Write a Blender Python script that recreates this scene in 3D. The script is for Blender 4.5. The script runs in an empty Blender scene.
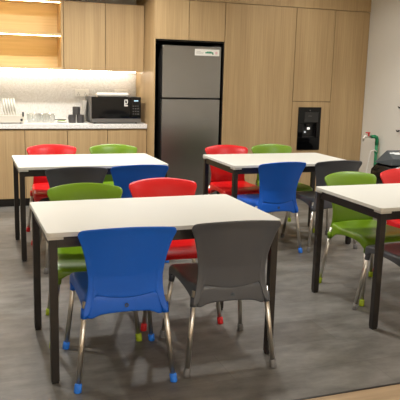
import bpy, bmesh, math, random
from mathutils import Vector, Matrix
random.seed(7)
PI = math.pi
scn = bpy.context.scene
COL = scn.collection

# ---------------------------------------------------------------- camera
CAM_H, PITCH, YAW, ROLL, FPX = 1.4568, 0.1888, -0.3527, 0.0265, 647.36
cy, sy = math.cos(YAW), math.sin(YAW)
fwd = Vector((-sy*math.cos(PITCH), cy*math.cos(PITCH), -math.sin(PITCH)))
right0 = Vector((cy, sy, 0)); up0 = right0.cross(fwd)
right = math.cos(ROLL)*right0 + math.sin(ROLL)*up0
up = -math.sin(ROLL)*right0 + math.cos(ROLL)*up0
cd = bpy.data.cameras.new('camera'); cam = bpy.data.objects.new('camera', cd); COL.objects.link(cam)
M = Matrix((right, up, -fwd)).transposed().to_4x4(); M.translation = Vector((0, 0, CAM_H))
cam.matrix_world = M
cd.sensor_width = 36; cd.sensor_fit = 'HORIZONTAL'; cd.lens = FPX/400*36; cd.clip_start = .05
cd.shift_x = 0; cd.shift_y = -.9/400
scn.camera = cam

# ---------------------------------------------------------------- view, world, lights
vs = scn.view_settings
scn.display_settings.display_device = 'sRGB'
vs.view_transform = 'Standard'; vs.look = 'None'; vs.gamma = 1; vs.use_curve_mapping = False
vs.exposure = 0.0
w = bpy.data.worlds.new('world'); scn.world = w; w.use_nodes = True
w.node_tree.nodes['Background'].inputs[0].default_value = (1, .97, .93, 1)
w.node_tree.nodes['Background'].inputs[1].default_value = .30

def lamp(name, loc, power, size, color=(1, .982, .95), shape='DISK', size_y=None, rot=(0, 0, 0), spread=None):
    l = bpy.data.lights.new(name, 'AREA'); l.energy = power; l.color = color; l.shape = shape; l.size = size
    if size_y: l.size_y = size_y
    if spread: l.spread = spread
    o = bpy.data.objects.new(name, l); COL.objects.link(o); o.location = loc; o.rotation_euler = rot
    return o
CEIL = 2.72
DOWN_AND_FILL = [(-.6, -2.0, 75, 150), (1.7, -2.0, 80, 150), (3.7, -1.6, 40, 150), (-.6, 3.9, 24, 150), (1.85, 4.0, 27, 150), (3.95, 3.1, 24, 150),  # ceiling downlights, with unseen fill lamps added behind camera and near cabinets, wall
        (.35, 6.15, 48, 150), (1.6, 6.2, 24, 150), (3.6, 6.1, 8, 150), (4.0, 5.2, 12, 110)]
for x, y, p, sp in DOWN_AND_FILL:
    lamp('downlight_and_fill_lamp', (x, y, CEIL-.03), p, .16, spread=math.radians(sp))

# ---------------------------------------------------------------- materials
def lin(c):
    return tuple((v/12.92 if v <= .04045 else ((v+.055)/1.055)**2.4) for v in [k/255 for k in c]) + (1,)
def newmat(name):
    m = bpy.data.materials.new(name); m.use_nodes = True
    nt = m.node_tree; b = nt.nodes['Principled BSDF']
    return m, nt, b
def N(nt, t, **kw):
    n = nt.nodes.new(t)
    for k, v in kw.items():
        if k in n.inputs: n.inputs[k].default_value = v
        else: setattr(n, k, v)
    return n
def plain(name, rgb, rough=.5, metal=0, spec=.5, bump=0, bscale=300, var=.04, coat=0):
    m, nt, b = newmat(name)
    tc = N(nt, 'ShaderNodeTexCoord'); no = N(nt, 'ShaderNodeTexNoise', Scale=bscale, Detail=3.0)
    nt.links.new(tc.outputs['Object'], no.inputs['Vector'])
    mx = N(nt, 'ShaderNodeMix', data_type='RGBA')
    c = lin(rgb)
    mx.inputs[6].default_value = tuple(v*(1-var) for v in c[:3])+(1,)
    mx.inputs[7].default_value = tuple(min(1, v*(1+var)) for v in c[:3])+(1,)
    nt.links.new(no.outputs['Fac'], mx.inputs[0]); nt.links.new(mx.outputs[2], b.inputs['Base Color'])
    b.inputs['Roughness'].default_value = rough; b.inputs['Metallic'].default_value = metal
    b.inputs['Specular IOR Level'].default_value = spec; b.inputs['Coat Weight'].default_value = coat
    if bump:
        bp = N(nt, 'ShaderNodeBump', Strength=bump, Distance=.001)
        nt.links.new(no.outputs['Fac'], bp.inputs['Height']); nt.links.new(bp.outputs[0], b.inputs['Normal'])
    return m
def oak(name, rgb_a, rgb_b, horizontal=False, rough=.5):
    m, nt, b = newmat(name)
    tc = N(nt, 'ShaderNodeTexCoord')
    def layer(sc, seed):
        mp = N(nt, 'ShaderNodeMapping'); mp.inputs['Scale'].default_value = sc; mp.inputs['Location'].default_value = (seed, seed*.7, 0)
        nt.links.new(tc.outputs['Object'], mp.inputs['Vector'])
        no = N(nt, 'ShaderNodeTexNoise', Scale=1.0, Detail=4.0, Roughness=.6)
        nt.links.new(mp.outputs[0], no.inputs['Vector']); return no
    if horizontal: a = layer((1.2, 30, 60), 3); c = layer((.6, 5, 14), 9)
    else: a = layer((75, 75, 1.4), 3); c = layer((9, 9, .25), 9)
    add = N(nt, 'ShaderNodeMath', operation='ADD'); nt.links.new(a.outputs['Fac'], add.inputs[0]); nt.links.new(c.outputs['Fac'], add.inputs[1])
    cr = N(nt, 'ShaderNodeValToRGB'); mul = N(nt, 'ShaderNodeMath', operation='MULTIPLY'); mul.inputs[1].default_value = .5
    nt.links.new(add.outputs[0], mul.inputs[0]); nt.links.new(mul.outputs[0], cr.inputs['Fac'])
    cr.color_ramp.elements[0].position = .36; cr.color_ramp.elements[0].color = lin(rgb_a)
    cr.color_ramp.elements[1].position = .64; cr.color_ramp.elements[1].color = lin(rgb_b)
    nt.links.new(cr.outputs[0], b.inputs['Base Color']); b.inputs['Roughness'].default_value = rough
    b.inputs['Specular IOR Level'].default_value = .35
    return m
def speckle(name, base, dark, light, scale=160, rough=.3):
    m, nt, b = newmat(name)
    tc = N(nt, 'ShaderNodeTexCoord')
    v = N(nt, 'ShaderNodeTexVoronoi', Scale=scale); nt.links.new(tc.outputs['Object'], v.inputs['Vector'])
    cr = N(nt, 'ShaderNodeValToRGB'); cr.color_ramp.interpolation = 'CONSTANT'
    e = cr.color_ramp.elements; e[0].position = 0; e[0].color = lin(dark); e[1].position = .28; e[1].color = lin(base)
    k = e.new(.78); k.color = lin(light)
    sp = N(nt, 'ShaderNodeSeparateColor'); nt.links.new(v.outputs['Color'], sp.inputs[0]); nt.links.new(sp.outputs[0], cr.inputs['Fac'])
    nt.links.new(cr.outputs[0], b.inputs['Base Color']); b.inputs['Roughness'].default_value = rough
    return m
def vinyl():
    m, nt, b = newmat('vinyl_floor')
    tc = N(nt, 'ShaderNodeTexCoord')
    br = N(nt, 'ShaderNodeTexBrick', Scale=1.0); br.offset = .37
    br.inputs['Brick Width'].default_value = 1.2; br.inputs['Row Height'].default_value = .3
    br.inputs['Mortar Size'].default_value = .0012; br.inputs['Mortar Smooth'].default_value = .3
    br.inputs['Color1'].default_value = lin((104, 100, 94)); br.inputs['Color2'].default_value = lin((118, 116, 111))
    br.inputs['Mortar'].default_value = lin((92, 88, 82)); br.inputs['Bias'].default_value = .1
    nt.links.new(tc.outputs['Object'], br.inputs['Vector'])
    n1 = N(nt, 'ShaderNodeTexNoise', Scale=2.2, Detail=7.0, Roughness=.62); nt.links.new(tc.outputs['Object'], n1.inputs['Vector'])
    mp = N(nt, 'ShaderNodeMapping'); mp.inputs['Scale'].default_value = (3, 7, 1); nt.links.new(tc.outputs['Object'], mp.inputs['Vector'])
    n2 = N(nt, 'ShaderNodeTexNoise', Scale=1.5, Detail=6.0, Roughness=.65); nt.links.new(mp.outputs[0], n2.inputs['Vector'])
    cr = N(nt, 'ShaderNodeValToRGB'); e = cr.color_ramp.elements
    e[0].position = .36; e[0].color = (.50, .49, .47, 1); e[1].position = .64; e[1].color = (1.32, 1.31, 1.30, 1)
    av = N(nt, 'ShaderNodeMath', operation='ADD'); nt.links.new(n1.outputs['Fac'], av.inputs[0]); nt.links.new(n2.outputs['Fac'], av.inputs[1])
    hf = N(nt, 'ShaderNodeMath', operation='MULTIPLY'); hf.inputs[1].default_value = .5; nt.links.new(av.outputs[0], hf.inputs[0])
    nt.links.new(hf.outputs[0], cr.inputs['Fac'])
    mx = N(nt, 'ShaderNodeMix', data_type='RGBA', blend_type='MULTIPLY'); mx.inputs[0].default_value = 1
    nt.links.new(br.outputs['Color'], mx.inputs[6]); nt.links.new(cr.outputs[0], mx.inputs[7])
    nt.links.new(mx.outputs[2], b.inputs['Base Color'])
    b.inputs['Roughness'].default_value = .42; b.inputs['Specular IOR Level'].default_value = .35
    bp = N(nt, 'ShaderNodeBump', Strength=.15, Distance=.002); nt.links.new(n2.outputs['Fac'], bp.inputs['Height']); nt.links.new(bp.outputs[0], b.inputs['Normal'])
    return m
def emit(name, rgb, strength):
    m, nt, b = newmat(name)
    b.inputs['Base Color'].default_value = lin(rgb); b.inputs['Emission Color'].default_value = lin(rgb)
    b.inputs['Emission Strength'].default_value = strength
    return m
def brushed(name, rgb, rough=.32):
    m, nt, b = newmat(name)
    tc = N(nt, 'ShaderNodeTexCoord'); mp = N(nt, 'ShaderNodeMapping'); mp.inputs['Scale'].default_value = (3, 3, 500)
    nt.links.new(tc.outputs['Object'], mp.inputs['Vector'])
    no = N(nt, 'ShaderNodeTexNoise', Scale=1.0, Detail=3.0); nt.links.new(mp.outputs[0], no.inputs['Vector'])
    mr = N(nt, 'ShaderNodeMapRange'); mr.inputs['To Min'].default_value = rough-.05; mr.inputs['To Max'].default_value = rough+.07
    nt.links.new(no.outputs['Fac'], mr.inputs['Value']); nt.links.new(mr.outputs[0], b.inputs['Roughness'])
    b.inputs['Base Color'].default_value = lin(rgb); b.inputs['Metallic'].default_value = 1
    bp = N(nt, 'ShaderNodeBump', Strength=.05, Distance=.0005); nt.links.new(no.outputs['Fac'], bp.inputs['Height']); nt.links.new(bp.outputs[0], b.inputs['Normal'])
    return m
def glassmat():
    m = bpy.data.materials.new('clear_glass'); m.use_nodes = True; nt = m.node_tree
    nt.nodes.remove(nt.nodes['Principled BSDF']); out = nt.nodes['Material Output']
    tr = N(nt, 'ShaderNodeBsdfTransparent'); gl = N(nt, 'ShaderNodeBsdfGlossy', Roughness=.04); df = N(nt, 'ShaderNodeBsdfTranslucent')
    tr.inputs[0].default_value = (.97, .98, .97, 1); df.inputs[0].default_value = (.9, .92, .9, 1)
    lw = N(nt, 'ShaderNodeLayerWeight', Blend=.35); m1 = N(nt, 'ShaderNodeMixShader'); m2 = N(nt, 'ShaderNodeMixShader'); m2.inputs[0].default_value = .12
    nt.links.new(lw.outputs['Facing'], m1.inputs[0]); nt.links.new(tr.outputs[0], m2.inputs[1]); nt.links.new(df.outputs[0], m2.inputs[2])
    nt.links.new(m2.outputs[0], m1.inputs[1]); nt.links.new(gl.outputs[0], m1.inputs[2]); nt.links.new(m1.outputs[0], out.inputs['Surface'])
    return m

OAK = oak('oak_laminate', (168, 140, 100), (194, 166, 123))
OAKH = oak('oak_laminate_shelf', (196, 170, 122), (216, 190, 142), horizontal=True)
OAKF = oak('oak_floor_boards', (150, 126, 96), (182, 156, 122), horizontal=True)
FLOOR = vinyl()
QUARTZ = speckle('speckled_quartz', (214, 211, 206), (198, 194, 187), (226, 224, 219), 170, .3)
QTOP = speckle('speckled_quartz_counter', (232, 230, 225), (214, 211, 205), (242, 240, 236), 170, .25)
WALL = plain('white_wall_paint', (232, 228, 218), .75, bump=.15, bscale=180, var=.02)
CEILM = plain('ceiling_paint', (225, 220, 210), .85, var=.01)
BLACKB = plain('black_recess_board', (12, 11, 10), .6)
PLINTH = plain('black_plinth', (22, 18, 16), .5)
TOPM = plain('white_table_laminate', (208, 207, 198), .42, var=.015, bscale=900, spec=.4)
STEELB = plain('dark_brown_powder_coat', (27, 21, 17), .42, bump=.2, bscale=700)
CAPM = plain('grey_corner_cap', (190, 186, 176), .4)
CHROME = plain('satin_steel_tube', (204, 199, 190), .28, metal=1, var=.02)
PLASTIC = {
    'blue': plain('blue_plastic', (4, 92, 202), .45, bump=.12, bscale=1200, var=.03),
    'grey': plain('charcoal_plastic', (76, 79, 85), .38, bump=.12, bscale=1200, var=.03),
    'green': plain('green_plastic', (104, 138, 12), .34, bump=.12, bscale=1200, var=.03),
    'red': plain('red_plastic', (208, 14, 16), .34, bump=.12, bscale=1200, var=.03)}
BOOT = {'blue': plain('blue_rubber', (40, 120, 225), .5), 'grey': plain('grey_rubber', (110, 108, 106), .5),
        'green': plain('green_rubber', (150, 170, 20), .5), 'red': plain('red_rubber', (205, 22, 26), .5)}
FRIDGE = brushed('brushed_dark_steel', (142, 142, 141), .29)
BLKGLASS = plain('black_glass', (6, 6, 7), .06, var=.0, spec=.3)
BLKPL = plain('black_plastic', (18, 18, 19), .4)
GREYPL = plain('silver_grey_plastic', (120, 118, 115), .35, metal=.6)
WHITEPL = plain('white_plastic', (232, 230, 222), .4)
LED = emit('led_strip_light', (255, 221, 158), 34)
LEDW = emit('led_strip_white', (255, 248, 234), 42)
GLASS = glassmat()

# ---------------------------------------------------------------- helpers
def link(name, bm, mat, parent=None, smooth=False, bevel=0, subsurf=0, solid=0, loc=None):
    bmesh.ops.recalc_face_normals(bm, faces=bm.faces[:])
    me = bpy.data.meshes.new(name); bm.to_mesh(me); bm.free(); me.materials.append(mat)
    if smooth:
        for p in me.polygons: p.use_smooth = True
    o = bpy.data.objects.new(name, me); COL.objects.link(o)
    if parent: o.parent = parent
    if loc: o.location = loc
    if solid:
        s = o.modifiers.new('solid', 'SOLIDIFY'); s.thickness = solid; s.offset = 0
    if bevel:
        b = o.modifiers.new('bevel', 'BEVEL'); b.width = bevel; b.segments = 2; b.limit_method = 'ANGLE'
    if subsurf:
        s = o.modifiers.new('sub', 'SUBSURF'); s.levels = subsurf; s.render_levels = subsurf
    return o
def box(bm, x0, x1, y0, y1, z0, z1):
    r = bmesh.ops.create_cube(bm, size=1)
    for v in r['verts']:
        v.co = Vector((x0+(v.co.x+.5)*(x1-x0), y0+(v.co.y+.5)*(y1-y0), z0+(v.co.z+.5)*(z1-z0)))
    return r['verts']
def B(*boxes):
    bm = bmesh.new()
    for b in boxes: box(bm, *b)
    return bm
def tube(bm, pts, rad, seg=14, cap=True):
    pts = [Vector(p) for p in pts]
    if not isinstance(rad, (list, tuple)): rad = [rad]*len(pts)
    rings = []; ref = None
    for i, p in enumerate(pts):
        d = (pts[min(i+1, len(pts)-1)]-pts[max(i-1, 0)]).normalized()
        if ref is None: ref = Vector((1, 0, 0)) if abs(d.x) < .8 else Vector((0, 1, 0))
        a = (ref - d*ref.dot(d)).normalized(); ref = a; b2 = d.cross(a)
        rings.append([bm.verts.new(p+rad[i]*(math.cos(t)*a+math.sin(t)*b2)) for t in [2*PI*k/seg for k in range(seg)]])
    for r0, r1 in zip(rings, rings[1:]):
        for k in range(seg): bm.faces.new((r0[k], r0[(k+1) % seg], r1[(k+1) % seg], r1[k]))
    if cap: bm.faces.new(rings[0]); bm.faces.new(rings[-1])
def lathe(bm, prof, cx=0, cy_=0, z0=0, seg=24):
    rings = []
    for r, z in prof:
        rings.append([bm.verts.new((cx+r*math.cos(2*PI*k/seg), cy_+r*math.sin(2*PI*k/seg), z0+z)) for k in range(seg)] if r > 1e-6 else [bm.verts.new((cx, cy_, z0+z))])
    for a, b in zip(rings, rings[1:]):
        for k in range(seg):
            q = [a[k % len(a)], a[(k+1) % len(a)], b[(k+1) % len(b)], b[k % len(b)]]
            u = []
            for v in q:
                if v not in u: u.append(v)
            if len(u) > 2: bm.faces.new(u)
def rrect(w, d, r, n=6):
    out = []
    for sx, sy2, a0 in ((1, 1, 0), (-1, 1, PI/2), (-1, -1, PI), (1, -1, 3*PI/2)):
        for k in range(n+1):
            a = a0+k*PI/2/n
            out.append((sx*(w-r)+r*math.cos(a), sy2*(d-r)+r*math.sin(a)))
    return out
def prism(bm, poly, z0, z1):
    a = [bm.verts.new((x, y, z0)) for x, y in poly]; b = [bm.verts.new((x, y, z1)) for x, y in poly]
    bm.faces.new(a); bm.faces.new(b)
    for i in range(len(poly)): bm.faces.new((a[i], a[(i+1) % len(a)], b[(i+1) % len(a)], b[i]))
def tag(o, label, cat, group=None):
    o['label'] = label; o['category'] = cat
    if group: o['group'] = group
    return o
def thing(name, label, cat, loc=(0, 0, 0), rz=0, group=None):
    o = bpy.data.objects.new(name, None); COL.objects.link(o); o.location = loc; o.rotation_euler = (0, 0, rz)
    o.empty_display_size = .1
    return tag(o, label, cat, group)
def struct(name, bm, mat, **k):
    o = link(name, bm, mat, **k); o['kind'] = 'structure'; return o
def copy_tree(o, parent=None):
    c = o.copy(); COL.objects.link(c)
    if parent: c.parent = parent
    for ch in list(o.children): copy_tree(ch, c)
    return c

# ---------------------------------------------------------------- room shell
XL, XR, YF, YB = -2.6, 4.66, -2.6, 7.68
YW = 2.43
struct('floor', B((XL, XR, YW, YB, -.05, 0)), FLOOR)
struct('trim_1', B((XL, XR, YW-.012, YW, -.05, .002)), plain('black_floor_strip', (26, 20, 18), .4))
bm = bmesh.new(); box(bm, XL, XR, YF, YW-.012, -.05, 0)
struct('floor_oak', bm, OAKF)
struct('ceiling', B((XL, XR, YF, YB, CEIL, CEIL+.06)), CEILM)
struct('wall_back', B((XL, XR+.1, YB, YB+.1, 0, CEIL)), WALL)
struct('wall_right', B((XR, XR+.1, YF, YB, 0, CEIL)), WALL)
struct('wall_front', B((XL-.1, XR+.1, YF-.1, YF, 0, CEIL)), WALL)
struct('wall_left', B((XL-.1, XL, YF, YB, 0, CEIL)), WALL)

TF = 6.891       # front plane of the tall cabinets
TX = 1.965       # their left side
# unseen bulkhead added to shade above the wall cabinets, and panel above tall cabinets
struct('trim_2', B((-.6, TX-.002, 6.95, YB, 2.36, CEIL)), OAK)
struct('trim_3', B((TX, XR, TF+.002, YB, 2.256, CEIL)), OAK)
struct('trim_4', B((-.6, TX-.001, 7.66, YB, .90, 1.47)), QUARTZ)          # speckled splashback
struct('trim_5', B((-.6, TX, 7.20, 7.22, 0, .09)), PLINTH)
struct('trim_6', B((TX, XR, TF+.05, TF+.07, 0, .09)), PLINTH)

# ---------------------------------------------------------------- tall cabinets
G = .003
def door(parent, x0, x1, z0, z1, yf, mat=OAK, name='door'):
    return link(name, B((x0+G, x1-G, yf, yf+.019, z0+G, z1-G)), mat, parent, bevel=.001)
bodyM = plain('dark_cabinet_carcass', (60, 46, 32), .7)
# cabinet over the fridge
t = thing('overhead_cabinet', 'oak two-door overhead cabinet directly above the tall steel fridge', 'cabinet', ((TX+2.782)/2, 7.2, 1.83))
ox, oy, oz = t.location
def loc_bm(t, *bx):
    ox, oy, oz = t.location
    return B(*[(a-ox, b-ox, c-oy, d-oy, e-oz, f-oz) for a, b, c, d, e, f in bx])
def part(name, t, mat, *bx, **k): return link(name, loc_bm(t, *bx), mat, t, **k)
part('body', t, bodyM, (TX+.02, 2.780, TF+.02, 7.66, 1.84, 2.252))
part('door', t, OAK, (TX+G, 2.358-G, TF, TF+.019, 1.832, 2.25), bevel=.001)
part('door', t, OAK, (2.358+G, 2.782-G, TF, TF+.019, 1.832, 2.25), bevel=.001)
t = thing('end_panel', 'tall oak end panel left of the fridge, beside the countertop', 'panel', (TX+.009, 7.28, 0))
part('panel', t, OAK, (TX, TX+.018, TF+.0195, 7.66, 0.0, 2.252))
part('edge_lip', t, OAK, (TX, TX+.014, TF, TF+.019, 0, 1.83))
# black niche lining
t = thing('fridge_niche', 'black lined recess holding the steel fridge', 'niche', (2.38, 7.6, 0))
part('back_panel', t, BLACKB, (TX+.02, 2.782, 7.62, 7.65, 0, 1.83))
part('top_panel', t, BLACKB, (TX+.018, 2.782, TF+.02, 7.62, 1.815, 1.832))
part('side_panel', t, BLACKB, (TX+.018, TX+.024, TF+.02, 7.62, 0, 1.815))
part('side_panel', t, BLACKB, (2.774, 2.7815, TF+.02, 7.62, 0, 1.815))
# tall units
t = thing('tall_cabinet', 'tall wide oak cabinet immediately right of the fridge', 'cabinet', (3.235, 7.2, 0))
part('body', t, bodyM, (2.783, 3.665, TF+.02, 7.66, .09, 2.252))
part('door', t, OAK, (2.783+G, 3.667-G, TF, TF+.019, .09, 2.25), bevel=.001)
t = thing('tall_cabinet', 'tall oak cabinet housing the black built-in water dispenser', 'cabinet', (3.93, 7.2, 0))
part('body', t, bodyM, (3.668, 4.178, TF+.08, 7.66, .09, 2.252))
part('door', t, OAK, (3.667+G, 4.18-G, TF, TF+.019, 1.765, 2.25), bevel=.001)
part('door', t, OAK, (3.667+G, 4.18-G, TF, TF+.019, 1.185, 1.765), bevel=.001)
DX0, DX1, DZ0, DZ1 = 3.752, 4.058, .605, 1.117
part('fascia', t, OAK, (3.669, 4.178, TF, TF+.019, .09, DZ0+.004), (3.669, 4.178, TF, TF+.019, DZ1-.004, 1.18),
     (3.669, DX0+.004, TF, TF+.019, DZ0+.004, DZ1-.004), (DX1-.004, 4.178, TF, TF+.019, DZ0+.004, DZ1-.004))
t = thing('tall_cabinet', 'tall oak cabinet at the right end against the white wall', 'cabinet', (4.42, 7.2, 0))
part('body', t, bodyM, (4.182, 4.655, TF+.02, 7.66, .09, 2.252))
part('door', t, OAK, (4.18+G, 4.655, TF, TF+.019, .09, 2.25), bevel=.001)

# ---------------------------------------------------------------- water dispenser
t = thing('water_dispenser', 'black glossy built-in water dispenser set in the oak cabinet', 'water dispenser', ((DX0+DX1)/2, TF, DZ0))
W2 = (DX1-DX0)/2; HH = DZ1-DZ0
def framebm(w, h, x0, x1, z0, z1, y0, y1):
    return B((-w, w, y0, y1, 0, z0), (-w, w, y0, y1, z1, h), (-w, x0, y0, y1, z0, z1), (x1, w, y0, y1, z0, z1))
link('bezel', framebm(W2, HH, -.085, .095, .15, .32, -.012, .018), BLKGLASS, t, bevel=.004)
link('recess', B((-.086, .096, .045, .055, .148, .322), (-.088, -.084, .01, .055, .148, .322), (.094, .098, .01, .055, .148, .322), (-.086, .096, .01, .055, .146, .15), (-.086, .096, .01, .055, .32, .324)), BLKPL, t)
link('control_panel', B((-.07, .115, -.0145, -.012, .335, .455)), plain('dark_display', (30, 30, 30), .3), t)
bm = bmesh.new(); tube(bm, [(-.01, .02, .32), (-.01, .02, .27)], [.018, .014]); link('nozzle', bm, BLKPL, t, smooth=True)
link('drip_tray', B((-.075, .085, .0, .044, .151, .158)), BLKPL, t)
bm = B((-.018, .018, .0, .003, 0, .028)); link('white_square', bm, emit('emissive_white', (225, 225, 220), .8), t, loc=(.0, .006, .245))  # small pale squares with weak emission inside the recess
bm = B((-.012, .012, .0, .003, 0, .022)); link('white_square', bm, emit('emissive_white_dim', (190, 195, 200), .6), t, loc=(-.045, .006, .205))
bm = bmesh.new(); tube(bm, [(0, -.0135, .475), (0, -.0125, .475)], .006); link('indicator', bm, GREYPL, t)
link('lettering', B(*[(-.02+i*.012, -.012+i*.012, -.0152, -.0144, .405, .411) for i in range(4)]), GREYPL, t)

# ---------------------------------------------------------------- fridge
FX0, FX1, FY = 2.06, 2.745, TF+.005
t = thing('refrigerator', 'tall brushed dark steel two-door fridge standing in the black niche', 'fridge', ((FX0+FX1)/2, 7.2, 0))
part('body', t, plain('dark_grey_fridge_side', (52, 51, 50), .45), (FX0+.004, FX1-.004, FY+.075, 7.58, .03, 1.765), bevel=.004)
part('freezer_door', t, FRIDGE, (FX0, FX1, FY, FY+.07, 1.205, 1.772), bevel=.006)
part('fridge_door', t, FRIDGE, (FX0, FX1, FY, FY+.07, .06, 1.192), bevel=.006)
part('hinge_cover', t, BLKPL, (FX1-.09, FX1-.01, FY+.02, FY+.1, 1.766, 1.785), bevel=.003)
part('side_handle', t, BLKPL, (FX0-.012, FX0-.002, FY+.012, FY+.04, 1.24, 1.72), bevel=.003)
part('side_handle', t, BLKPL, (FX0-.012, FX0-.002, FY+.012, FY+.04, .55, 1.15), bevel=.003)
for sx in (FX0+.06, FX1-.06):
    bm = bmesh.new(); tube(bm, [(sx-t.location.x, FY+.12-7.2, 0), (sx-t.location.x, FY+.12-7.2, .035)], .02); link('foot', bm, BLKPL, t)
st = part('energy_sticker', t, WHITEPL, (2.432, 2.722, FY-.0012, FY+.001, 1.672, 1.742))
gm = plain('sticker_green', (30, 140, 100), .5); pm = plain('sticker_pink', (225, 190, 190), .5); gg = plain('sticker_grey', (165, 165, 160), .5)
tx, ty = t.location.x, t.location.y
for nm, m_, bs in (('printed_bar', gm, [(2.555, 2.650, 1.698, 1.712), (2.64, 2.652, 1.684, 1.70), (2.575, 2.63, 1.713, 1.719)]),
                   ('printed_mark', pm, [(2.672, 2.70, 1.69, 1.72)]),
                   ('printed_text', gg, [(2.45, 2.50, 1.715, 1.719), (2.45, 2.54, 1.703, 1.706), (2.45, 2.53, 1.693, 1.696)])):
    link(nm, B(*[(a-tx, b-tx, FY-.0018-ty, FY-.0011-ty, c, d) for a, b, c, d in bs]), m_, st)

# ---------------------------------------------------------------- base cabinets and counter
CF = 7.136
names = [('oak base cabinet at the left edge under the dish rack', .165, .616), ('oak base cabinet below the drinking glasses', .616, 1.067),
         ('oak base cabinet below the dark grey cups', 1.067, 1.511), ('oak base cabinet below the microwave, beside the tall end panel', 1.511, 1.962),
         ('oak base cabinet beyond the dish rack, left of all the others', -.29, .165)]
for lab, x0, x1 in names:
    t = thing('base_cabinet', lab, 'cabinet', ((x0+x1)/2, 7.4, .09))
    part('body', t, bodyM, (x0+.002, x1-.002, CF+.035, 7.655, .09, .846))
    part('door', t, OAK, (x0+G, x1-G, CF+.014, CF+.033, .092, .838), bevel=.001)
t = thing('countertop', 'pale speckled stone countertop over the oak base cabinets', 'countertop', (.85, 7.4, .85))
part('slab', t, QTOP, (-.29, TX-.002, CF, 7.658, .848, .90), bevel=.003)
# upper wall cabinets
UF = 7.30
for lab, x0, x1 in (('oak wall cabinet next to the lit open shelves', 1.062, 1.519), ('oak wall cabinet above the microwave', 1.519, 1.961)):
    t = thing('wall_cabinet', lab, 'cabinet', ((x0+x1)/2, 7.45, 1.475))
    part('body', t, OAK, (x0+.001, x1-.001, UF+.02, 7.655, 1.48, 2.205))
    part('door', t, OAK, (x0+G, x1-G, UF, UF+.019, 1.474, 2.207), bevel=.001)
t = thing('open_shelf_unit', 'lit open oak shelf unit with warm strip lights at upper left', 'shelf', (.4, 7.45, 1.475))
SX0, SX1 = -.29, 1.058
part('side_panel', t, OAK, (SX1-.022, SX1, UF, 7.655, 1.478, 2.36))
part('side_panel', t, OAK, (SX0, SX0+.022, UF, 7.655, 1.478, 2.36))
part('back_panel', t, OAKH, (SX0+.022, SX1-.022, 7.60, 7.62, 1.50, 2.36))
for z0, z1 in ((1.478, 1.502), (1.838, 1.862), (2.190, 2.214)):
    part('shelf_board', t, OAKH, (SX0+.022, SX1-.022, UF, 7.60, z0, z1), bevel=.001)
for z in (1.838, 2.190):
    part('light_strip', t, LED, (SX0+.03, SX1-.03, UF+.012, UF+.024, z-.007, z))
t = tag(link('led_strip', B((-.28, 1.93, 0, .012, -.007, 0)), LEDW, loc=(0, 7.55, 1.478)), 'long white strip light under the wall cabinets above the splashback', 'strip light')

# ---------------------------------------------------------------- wall sockets
def socket(x0, x1, z0, z1, lab):
    t = thing('wall_socket', lab, 'socket', ((x0+x1)/2, 7.66, (z0+z1)/2), group='power sockets on the splashback')
    w, h = (x1-x0)/2, (z1-z0)/2
    link('face_plate', B((-w, w, -.009, 0, -h, h)), WHITEPL, t, bevel=.002)
    for s in (-1, 1):
        link('switch', B((s*w*.5-.014, s*w*.5+.014, -.013, -.0088, h*.25, h*.7)), WHITEPL, t, bevel=.001)
        link('pin_holes', B(*[(s*w*.5+a-.003, s*w*.5+a+.003, -.0096, -.0085, b-.006, b+.004) for a, b in ((0, 0), (-.011, -h*.5), (.011, -h*.5))]), BLKPL, t)
socket(1.235, 1.395, 1.178, 1.262, 'white double power socket above the dark grey cups')
socket(1.700, 1.86, 1.188, 1.268, 'white double power socket behind the microwave top')

# ---------------------------------------------------------------- microwave
MW = thing('microwave', 'black and silver microwave oven on the countertop beside the tall end panel', 'microwave', (1.617, 7.165, .90))
MW.scale = (1.03, 1.0, 1.05)
link('body', B((-.268, .268, .018, .40, .012, .283)), plain('microwave_grey_case', (105, 103, 100), .4, metal=.3), MW, bevel=.006)
link('door', B((-.272, .158, 0, .018, .055, .284)), BLKGLASS, MW, bevel=.003)
link('control_panel', B((.160, .272, 0, .018, .055, .284)), BLKGLASS, MW, bevel=.003)
link('bottom_trim', B((-.272, .272, -.002, .018, .012, .053)), GREYPL, MW, bevel=.003)
for i in range(4):
    link('button_row', B(*[(.18+j*.026, .194+j*.026, -.0012, .0005, .10+i*.028, .108+i*.028) for j in range(3)]), plain('button_grey', (95, 95, 95), .5), MW)
link('clock_display', B((.195, .24, -.0012, .0005, .238, .25)), emit('clock_led', (170, 200, 220), .7), MW)
# round white sticker mark beside the controls
bm = B((.085, .125, -.0012, .0003, .185, .198), (.085, .096, -.0012, .0003, .20, .255), (.114, .125, -.0012, .0003, .215, .248), (.085, .122, -.0012, .0003, .245, .257), (.096, .118, -.0012, .0003, .207, .217))
link('door_sticker', bm, WHITEPL, MW)
for sx in (-.23, .23):
    for y in (.05, .36):
        bm = bmesh.new(); tube(bm, [(sx, y, 0), (sx, y, .013)], .013); link('foot', bm, BLKPL, MW)
# film box on the microwave
t = thing('paper_roll', 'long slim white kitchen roll lying on top of the microwave', 'kitchen roll', (1.60, 7.28, 1.1985))
bm = bmesh.new(); tube(bm, [(-.18, 0, .021), (.17, 0, .021)], .021, 20); link('roll', bm, WHITEPL, t, smooth=False)
bm = bmesh.new(); tube(bm, [(-.195, 0, .021), (.185, 0, .021)], .008, 12); link('core', bm, plain('cream_card', (225, 215, 195), .7), t)
# leaning board at the left side of the microwave
t = tag(link('cutting_board', B((-.008, .008, -.1, .1, 0, .24)), plain('pale_grey_board', (176, 172, 164), .5), bevel=.004, loc=(1.285, 7.50, .903)), 'pale grey cutting board standing against the side of the microwave', 'cutting board')
t.rotation_euler = (0, math.radians(7), 0)
t.location.x = 1.291

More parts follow.
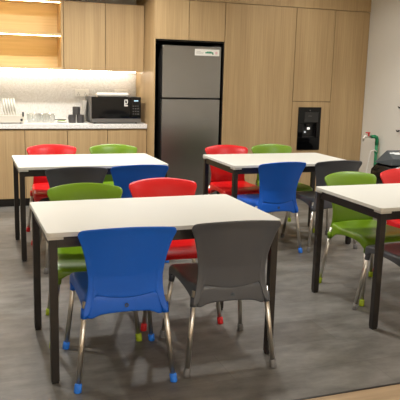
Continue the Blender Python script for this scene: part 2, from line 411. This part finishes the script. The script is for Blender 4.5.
# ---------------------------------------------------------------- cups
GC = plain('dark_grey_ceramic', (66, 64, 64), .35)
def cup_bm(h=.088, r=.042):
    bm = bmesh.new(); lathe(bm, [(0, 0), (r*.92, 0), (r, .006), (r, h), (r-.005, h), (r-.006, .008), (0, .008)]); return bm
def cup(x, y, z, lab, rz, first=[None]):
    if first[0] is None:
        t = thing('cup', lab, 'cup', (x, y, z), rz, 'dark grey cups beside the microwave')
        link('cup_body', cup_bm(), GC, t, smooth=False)
        bm = bmesh.new(); tube(bm, [(.037, 0, .072), (.055, 0, .070), (.064, 0, .048), (.055, 0, .024), (.037, 0, .020)], .0045, 8); link('handle', bm, GC, t, smooth=True)
        first[0] = t; return t
    t = copy_tree(first[0]); t.location = (x, y, z); t.rotation_euler = (0, 0, rz); t['label'] = lab; return t
cup(1.150, 7.33, .90, 'dark grey cup at the lower left of the stack beside the microwave', 2.2)
cup(1.240, 7.33, .90, 'dark grey cup at the lower right of the stack, nearest the microwave', 1.5)
cup(1.196, 7.33, .989, 'dark grey cup balanced on top of the two others', 1.2)

# ---------------------------------------------------------------- glasses
def glass_bm(h, r):
    bm = bmesh.new(); lathe(bm, [(0, 0), (r*.82, 0), (r, h), (r-.003, h), (r*.82-.003, .008), (0, .008)], seg=20); return bm
gl = [(.690, 7.33, 'upright clear glass nearest the dish rack, front row'), (.770, 7.30, 'clear glass second from the dish rack, front row'),
      (.845, 7.34, 'clear glass third from the dish rack, front row'), (.925, 7.31, 'clear glass at the end of the front row towards the cups'),
      (.735, 7.42, 'clear glass in the back row nearest the dish rack'), (.815, 7.43, 'clear glass in the middle of the back row'),
      (.895, 7.42, 'clear glass in the back row towards the cups')]
g0 = None
for i, (x, y, lab) in enumerate(gl):
    if g0 is None:
        g0 = link('drinking_glass', glass_bm(.098, .034), GLASS, smooth=True, loc=(x, y, .901)); o = g0
    else:
        o = g0.copy(); COL.objects.link(o); o.location = (x, y, .901); 
    tag(o, lab, 'glass', 'clear glasses on the countertop')

# ---------------------------------------------------------------- plate with cutlery between glasses and cups
t = thing('dish', 'small clear dish with a green edged sponge beside the cups', 'dish', (1.035, 7.36, .901))
bm = bmesh.new(); lathe(bm, [(0, 0), (.045, 0), (.068, .016), (.065, .018), (.043, .004), (0, .004)]); link('plate', bm, WHITEPL, t, smooth=True)
link('sponge', B((-.04, .04, -.025, .025, .0035, .024)), plain('sponge_green', (128, 150, 70), .9), t, bevel=.005)
bm = bmesh.new(); tube(bm, [(-.085, .01, .03), (.05, -.01, .032)], .0045, 8); link('brush_handle', bm, BLKPL, t)

# ---------------------------------------------------------------- dish rack and plates
t = thing('dish_rack', 'white dish rack with black fittings at the left end of the countertop', 'dish rack', (.30, 7.33, .90))
def ringwall(bm, w, d, z0, z1, th, r):
    o1 = rrect(w, d, r); i1 = rrect(w-th, d-th, max(r-th, .002))
    vo0 = [bm.verts.new((x, y, z0)) for x, y in o1]; vo1 = [bm.verts.new((x, y, z1)) for x, y in o1]
    vi0 = [bm.verts.new((x, y, z0)) for x, y in i1]; vi1 = [bm.verts.new((x, y, z1)) for x, y in i1]
    n = len(o1)
    for i in range(n):
        j = (i+1) % n
        bm.faces.new((vo0[i], vo0[j], vo1[j], vo1[i])); bm.faces.new((vi0[i], vi0[j], vi1[j], vi1[i]))
        bm.faces.new((vo1[i], vo1[j], vi1[j], vi1[i])); bm.faces.new((vo0[i], vo0[j], vi0[j], vi0[i]))
bm = bmesh.new(); ringwall(bm, .32, .15, .012, .082, .006, .03); prism(bm, rrect(.318, .148, .028), .012, .018); link('tray', bm, plain('cream_rack', (212, 205, 190), .5), t)
bm = bmesh.new()
for i in range(19):
    x = .250-i*.028
    tube(bm, [(x, -.12, .084), (x, -.05, .086), (x, 0, .12), (x, .05, .086), (x, .12, .084)], .0022, 6)
tube(bm, [(-.31, -.12, .084), (.31, -.12, .084)], .003, 6); tube(bm, [(-.31, .12, .084), (.31, .12, .084)], .003, 6)
link('plate_wires', bm, WHITEPL, t)
link('side_clip', B((.296, .314, -.158, -.148, .075, .125)), BLKPL, t, bevel=.002)
bm = bmesh.new(); tube(bm, [(.288, -.149, .04), (.288, -.158, .04)], .013); link('drain_plug', bm, BLKPL, t)
for sx in (-.28, .28):
    for y in (-.12, .12):
        bm = bmesh.new(); tube(bm, [(sx, y, 0), (sx, y, .013)], .01); link('foot', bm, BLKPL, t)
p0 = None
PLM = plain('white_ceramic', (240, 238, 228), .25)
plab = ['right end of the plate row in the dish rack', 'second from the right end of the rack row', 'third from the right end of the rack row', 'fourth from the right end of the rack row', 'fifth from the right end of the rack row']
for i in range(5):
    x = .520-i*.028
    if p0 is None:
        bm = bmesh.new(); lathe(bm, [(0, 0), (.06, 0), (.088, .012), (.086, .015), (.058, .004), (0, .004)], seg=32)
        p0 = link('plate', bm, PLM, smooth=True); o = p0
    else: o = p0.copy(); COL.objects.link(o)
    o.location = (x, 7.33, .9+.112+.064); o.rotation_euler = (0, math.radians(84), 0)
    tag(o, 'white plate standing upright, ' + plab[i], 'plate', 'white plates standing in the dish rack')

# ---------------------------------------------------------------- green pipe tap
t = thing('pipe_tap', 'green plastic water pipe with a red valve tap on the white wall', 'tap', (4.618, 6.51, 0))
GP = plain('green_pipe', (20, 128, 82), .45)
bm = bmesh.new(); tube(bm, [(0, 0, 0.0), (0, 0, .745)], .018, 14)
link('upright_pipe', bm, GP, t, smooth=True)
bm = bmesh.new(); tube(bm, [(0, 0, .70), (0, 0, .765), (-.010, 0, .788), (-.035, 0, .798), (-.085, 0, .798)], [.022, .022, .022, .021, .020], 14); link('elbow', bm, GP, t, smooth=True)
bm = bmesh.new(); tube(bm, [(0, 0, .60), (0, 0, .63)], .022); link('coupling', bm, GP, t)
bm = bmesh.new(); tube(bm, [(-.08, 0, .798), (-.185, 0, .798)], [.012, .010], 10); tube(bm, [(-.18, 0, .80), (-.19, 0, .745)], .010, 10); link('spout', bm, CHROME, t, smooth=True)
bm = bmesh.new(); tube(bm, [(-.12, 0, .80), (-.12, 0, .84)], .010); box(bm, -.160, -.105, -.010, .010, .836, .850); link('valve_handle', bm, plain('valve_red', (205, 30, 40), .4), t, bevel=.003)
bm = bmesh.new(); tube(bm, [(-.01, -.03, .62), (-.045, -.03, .64), (-.09, -.03, .635), (-.10, -.02, .58), (-.115, 0, .40), (-.13, 0, .2), (-.12, 0, .02)], .006, 8); link('drain_hose', bm, WHITEPL, t, smooth=True)
link('pipe_clip', B((-.004, .06, -.026, .026, .45, .47)), GP, t)

# ---------------------------------------------------------------- bin
t = thing('rubbish_bin', 'charcoal lidded rubbish bin lined with a black bag, near the white wall', 'bin', (4.33, 5.66, 0), 0.0)
LIDM = plain('slate_grey_lid', (62, 70, 74), .45)
bm = bmesh.new()
a = [bm.verts.new((x*.88, y*.88, 0)) for x, y in rrect(.20, .135, .03)]; b = [bm.verts.new((x, y, .58)) for x, y in rrect(.20, .135, .03)]
bm.faces.new(a); bm.faces.new(b)
for i in range(len(a)): bm.faces.new((a[i], a[(i+1) % len(a)], b[(i+1) % len(a)], b[i]))
link('bin_body', bm, plain('charcoal_bin', (50, 54, 56), .5), t)
bm = bmesh.new(); prof = [(.040, .36), (.062, .42), (.070, .47), (.062, .52), (.035, .565), (.012, .590)]
base = rrect(.20, .135, .05, 12); rings = []
for k, (e, z) in enumerate(prof):
    rr = []
    for i, (x, y) in enumerate(base):
        l = math.hypot(x, y); g = e*(1+.16*math.sin(i*1.9+k)+.12*math.sin(i*4.3))
        rr.append(bm.verts.new((x*(1+g/l), y*(1+g/l), z+(.02*math.sin(i*1.7) if k == 0 else .003*math.sin(i*3)))))
    rings.append(rr)
for r0, r1 in zip(rings, rings[1:]):
    for i in range(len(base)): bm.faces.new((r0[i], r0[(i+1) % len(base)], r1[(i+1) % len(base)], r1[i]))
link('bin_bag', bm, plain('black_bag_film', (12, 12, 13), .25, bump=.6, bscale=25), t, smooth=True, solid=.003)
bm = bmesh.new()
lo = [bm.verts.new(p) for p in ((-.225, -.15, .597), (.225, -.15, .597), (.225, .15, .597), (-.225, .15, .597))]
mi = [bm.verts.new(p) for p in ((-.205, -.14, .665), (.205, -.14, .665), (.08, .14, .722), (-.08, .14, .722))]
bm.faces.new(lo); bm.faces.new(mi)
for i in range(4): bm.faces.new((lo[i], lo[(i+1) % 4], mi[(i+1) % 4], mi[i]))
ld = link('lid', bm, LIDM, t, bevel=.005)
sl = math.atan2(.057, .28)
bm = bmesh.new()
prism(bm, [(-.075, .0), (-.045, .035), (-.02, .028), (-.005, .045), (.02, .03), (.06, .034), (.075, .01), (.04, .0), (.055, -.028), (.01, -.035), (-.035, -.03), (-.02, -.008)], 0, .0015)
em = link('emblem', bm, plain('emblem_white', (225, 228, 226), .5), ld, loc=(-.055, 0.02, .699)); em.rotation_euler = (sl, 0, 0)
link('paper_label', B((-.185, .05, -.212, -.2105, .535, .592)), WHITEPL, t)

# dark fittings at the right edge of the wall
for z, y, lab in ((1.16, 6.215, 'small black hook high on the white wall, upper of two'), (.895, 6.215, 'small black hook on the white wall, lower of two above the bin')):
    bm = bmesh.new(); tube(bm, [(0, 0, 0), (-.03, 0, -.004), (-.045, .0, .012)], [.012, .009, .004], 8)
    tag(link('wall_hook', bm, BLKPL, smooth=True, loc=(4.66, y-.055, z)), lab, 'hook')

# ---------------------------------------------------------------- tables
TW, TD, TH = 1.186, .749, .74
def make_table(label, x, y, rz):
    t = thing('dining_table', label, 'table', (x, y, 0), rz, 'rectangular white canteen tables')
    bm = bmesh.new(); prism(bm, rrect(TW/2, TD/2, .022), TH-.022, TH); link('tabletop', bm, TOPM, t, bevel=.0025)
    lx, ly, h = TW/2-.030, TD/2-.030, .019
    for sx in (-1, 1):
        for s2 in (-1, 1):
            lg = link('leg', B((-h, h, -h, h, .012, TH-.022)), STEELB, t, bevel=.002, loc=(sx*lx, s2*ly, 0))
            link('foot_cap', B((-h+.003, h-.003, -h+.003, h-.003, 0, .0125)), BLKPL, lg)
            bm = bmesh.new()
            c = [(-.026, -.026), (.045, -.026), (.045, -.018), (-.018, .045), (-.026, .045)]
            c = [(-px*sx, -py*s2) for px, py in c]
            prism(bm, c, TH-.034, TH-.0225)
            link('corner_cap', bm, CAPM, t, loc=(sx*lx, s2*ly, 0))
    for s in (-1, 1):
        link('rail', B((-lx+h, lx-h, s*ly-.0125, s*ly+.0125, TH-.075, TH-.0225)), STEELB, t)
        link('rail', B((s*lx-.0125, s*lx+.0125, -ly+h, ly-h, TH-.075, TH-.0225)), STEELB, t)
    return t
ta = make_table('white rectangular table nearest the camera, blue and charcoal chairs at its near side', .924, 3.271, .0081)
def table_copy(label, x, y, rz):
    c = copy_tree(ta); c.location = (x, y, 0); c.rotation_euler = (0, 0, rz); c['label'] = label
table_copy('white rectangular table nearest the kitchen counter, at the left behind the front table', .971, 5.375, -.0046)
table_copy('white rectangular table in front of the oak cabinets, right of the fridge', 2.656, 5.201, -.0043)
table_copy('white rectangular table cut off by the right edge of the photo', 2.813, 3.4125, .0012)

# ---------------------------------------------------------------- chairs
def interp(tbl, x):
    if x <= tbl[0][0]: return tbl[0][1]
    for (x0, y0), (x1, y1) in zip(tbl, tbl[1:]):
        if x <= x1:
            f = (x-x0)/(x1-x0); f = f*f*(3-2*f) if False else f
            return y0+(y1-y0)*f
    return tbl[-1][1]
HW = [(.34, .205), (.38, .199), (.42, .187), (.47, .178), (.53, .175), (.59, .182), (.65, .194), (.70, .208), (.74, .223), (.77, .238), (.80, .246)]
YC = [(.34, -.240), (.42, -.238), (.47, -.241), (.55, -.252), (.65, -.282), (.74, -.313), (.80, -.338)]
WR = [(.34, .008), (.45, .028), (.60, .045), (.80, .065)]
def back_pt(u, z, off=0.0):
    hw = interp(HW, z); y = interp(YC, z)+interp(WR, z)*(abs(u)**2.1)
    return (u*hw, y+off, z)
def back_bm():
    bm = bmesh.new()
    NU, NV = 40, 22
    grid = []
    for j in range(NV+1):
        v = j/NV; row = []
        for i in range(NU+1):
            u = -1+2*i/NU
            a = abs(u)
            zb = .436+.030*a**2                                   # lower edge, a shallow arc
            k = min(1, max(0, (a-.79)/.08)); zb += (.352-zb)*k*k*(3-2*k)   # side strips run down to the leg sockets
            zt = .797-.027*a**2-.022*max(0, (a-.86)/.14)**2.4       # crown with rounded corners
            z = zb+(zt-zb)*v
            x, y, z = back_pt(u, z)
            rim = .006*max(0, (a-.86)/.14)                        # rim rolled backwards
            rimt = .006*max(0, (v-.93)/.07)
            row.append(bm.verts.new((x, y-rim-rimt, z)))
        grid.append(row)
    for j in range(NV):
        for i in range(NU): bm.faces.new((grid[j][i], grid[j][i+1], grid[j+1][i+1], grid[j+1][i]))
    return bm
def seat_bm():
    bm = bmesh.new()
    # perimeter of the seat, counted anticlockwise from the rear right
    P = []
    n = 12
    def outline(s, t_):  # superellipse like outline; s in 0..1 around
        pass
    per = []
    fw, rw, yf, yr = .212, .188, .232, -.224
    def add(p0, p1, k, bow):
        p0 = Vector(p0); p1 = Vector(p1); d = (p1-p0); nrm = Vector((d.y, -d.x)).normalized()
        for i in range(k):
            f = i/k; per.append((p0+d*f+nrm*bow*math.sin(PI*f), f))
    def corner(c, r, a0, k=4):
        for i in range(k):
            a = a0+i*(PI/2)/k; per.append((Vector((c[0]+r*math.cos(a), c[1]+r*math.sin(a))), 0))
    r = .035
    add((rw, yr+r), (fw, yf-r), n, .004); corner((fw-r, yf-r), r, 0)
    add((fw-r, yf), (-fw+r, yf), n, .006); corner((-fw+r, yf-r), r, PI/2)
    add((-fw, yf-r), (-rw, yr+r), n, .004); corner((-rw+r, yr+r), r, PI)
    add((-rw+r, yr), (rw-r, yr), n, .012); corner((rw-r, yr+r), r, 3*PI/2)
    L = len(per)
    def top_z(x, y):
        dish = -.016*(1-(x/.2)**2)*max(0, 1-((y+.03)/.2)**2)
        roll = -.020*max(0, (y-.13)/.10)**2
        rear = .010*max(0, (-y-.10)/.12)
        return .445+dish+roll+rear
    rings = []
    for s in (.25, .5, .72, .86, .95, 1.0):
        ring = []
        for p, f in per:
            x, y = p.x*s, p.y*s
            z = top_z(x, y)-(.008 if s == 1.0 else 0)
            ring.append(bm.verts.new((x, y, z)))
        rings.append(ring)
    # skirt: deep at the corners (leg sockets), arched between them
    for d in (.35, .7, 1.0):
        ring = []
        for (p, f) in per:
            a = math.sin(PI*f) if f else 0
            a = a**.4
            rear = p.y < -.18
            zl = (.340 if p.y < -.1 else .376)
            side = abs(p.x) > .17 and abs(p.y) < .2
            if side: zl = .340+(p.y+.226)/.458*.030
            arch = .052 if side else (.028 if rear else .038)
            zlow = zl+arch*a
            zt = top_z(p.x, p.y)-.008
            out = 1+.012*d
            ring.append(bm.verts.new((p.x*out, p.y*out, zt+(zlow-zt)*d)))
        rings.append(ring)
    c = bm.verts.new((0, 0, top_z(0, 0)))
    for i in range(L): bm.faces.new((c, rings[0][i], rings[0][(i+1) % L]))
    for r0, r1 in zip(rings, rings[1:]):
        for i in range(L): bm.faces.new((r0[i], r1[i], r1[(i+1) % L], r0[(i+1) % L]))
    return bm
LEGS = [((-.186, -.205, .42), (-.230, -.255, 0)), ((.186, -.205, .42), (.230, -.255, 0)), ((-.190, .198, .42), (-.235, .250, 0)), ((.190, .198, .42), (.235, .250, 0))]
def make_chair(colour, label, x, y, rz):
    t = thing('stacking_chair', label, 'chair', (x, y, 0), rz, colour+' plastic chairs around the tables')
    pm_, bt = PLASTIC[colour], BOOT[colour]
    link('backrest', back_bm(), pm_, t, smooth=True, solid=.009, subsurf=1)
    s = link('seat', seat_bm(), pm_, t, smooth=True, solid=.007, subsurf=1)
    # raised ring emblem at the back of the seat apron
    bm = bmesh.new()
    for k in range(16):
        pass
    lathe(bm, [(.0045, 0), (.0095, 0), (.0095, .003), (.0045, .003), (.0045, 0)], seg=16)
    em = link('moulded_emblem', bm, plain('emblem_'+colour, (70, 80, 90), .5) , s, loc=(0, -.243, .402)); em.rotation_euler = (PI/2, 0, 0)
    for a, b in LEGS:
        a = Vector(a); b = Vector(b); d = (a-b).normalized()
        bm = bmesh.new(); tube(bm, [b+d*.012, a], .0128, 14); lg = link('leg', bm, CHROME, t, smooth=True)
        bm = bmesh.new(); tube(bm, [(b.x, b.y, 0), (b.x, b.y, .004), b+d*.036, b+d*.042], [.0165, .018, .0175, .0145], 14); link('rubber_foot', bm, bt, lg, smooth=True)
        bm = bmesh.new(); tube(bm, [a-d*.078, a-d*.03], [.0165, .0175], 14); link('leg_socket', bm, pm_, s, smooth=True)
    return t
protos = {}
CH = [
 ('blue', .692, 3.035, -.05, 'blue chair in the front, back to the camera, at the near side of front table'),
 ('grey', 1.23, 3.04, -.06, 'charcoal chair in the front beside the blue one, back to the camera'),
 ('green', .655, 3.555, PI-.07, 'green chair facing the camera at the far left side of the front table'),
 ('red', 1.18, 3.66, PI-.05, 'red chair facing the camera at the far side of the front table'),
 ('grey', .757, 4.915, 0, 'charcoal chair behind the front table, back to the camera, at the left rear table'),
 ('blue', 1.238, 4.96, 0.0, 'blue chair behind the front table, backed by the left rear table'),
 ('red', .755, 5.74, PI, 'red chair nearest the kitchen counter, at the far side of the left rear table'),
 ('green', 1.292, 5.70, PI-.1, 'light green chair in front of the base cabinets beside the fridge'),
 ('red', 2.395, 5.52, PI, 'red chair directly in front of the fridge niche at the rear right table'),
 ('green', 2.895, 5.55, PI, 'green chair in front of the tall oak cabinets at the rear right table'),
 ('blue', 2.40, 4.93, .08, 'blue chair at the near side of the rear right table, beyond the front table corner'),
 ('grey', 2.965, 4.95, -.02, 'charcoal chair mostly hidden behind the green one, at the rear right table'),
 ('green', 2.63, 3.69, 3.20, 'green chair facing the camera at the far side of the right-hand table'),
 ('red', 3.138, 3.76, PI, 'red chair cut by the right photo edge, at the right-hand table'),
 ('grey', 2.56, 3.13, 0, 'charcoal chair tucked under the right-hand table, cut by the photo edge'),
]
for col, x, y, rz, lab in CH:
    if col not in protos: protos[col] = make_chair(col, lab, x, y, rz)
    else:
        c = copy_tree(protos[col]); c.location = (x, y, 0); c.rotation_euler = (0, 0, rz); c['label'] = lab
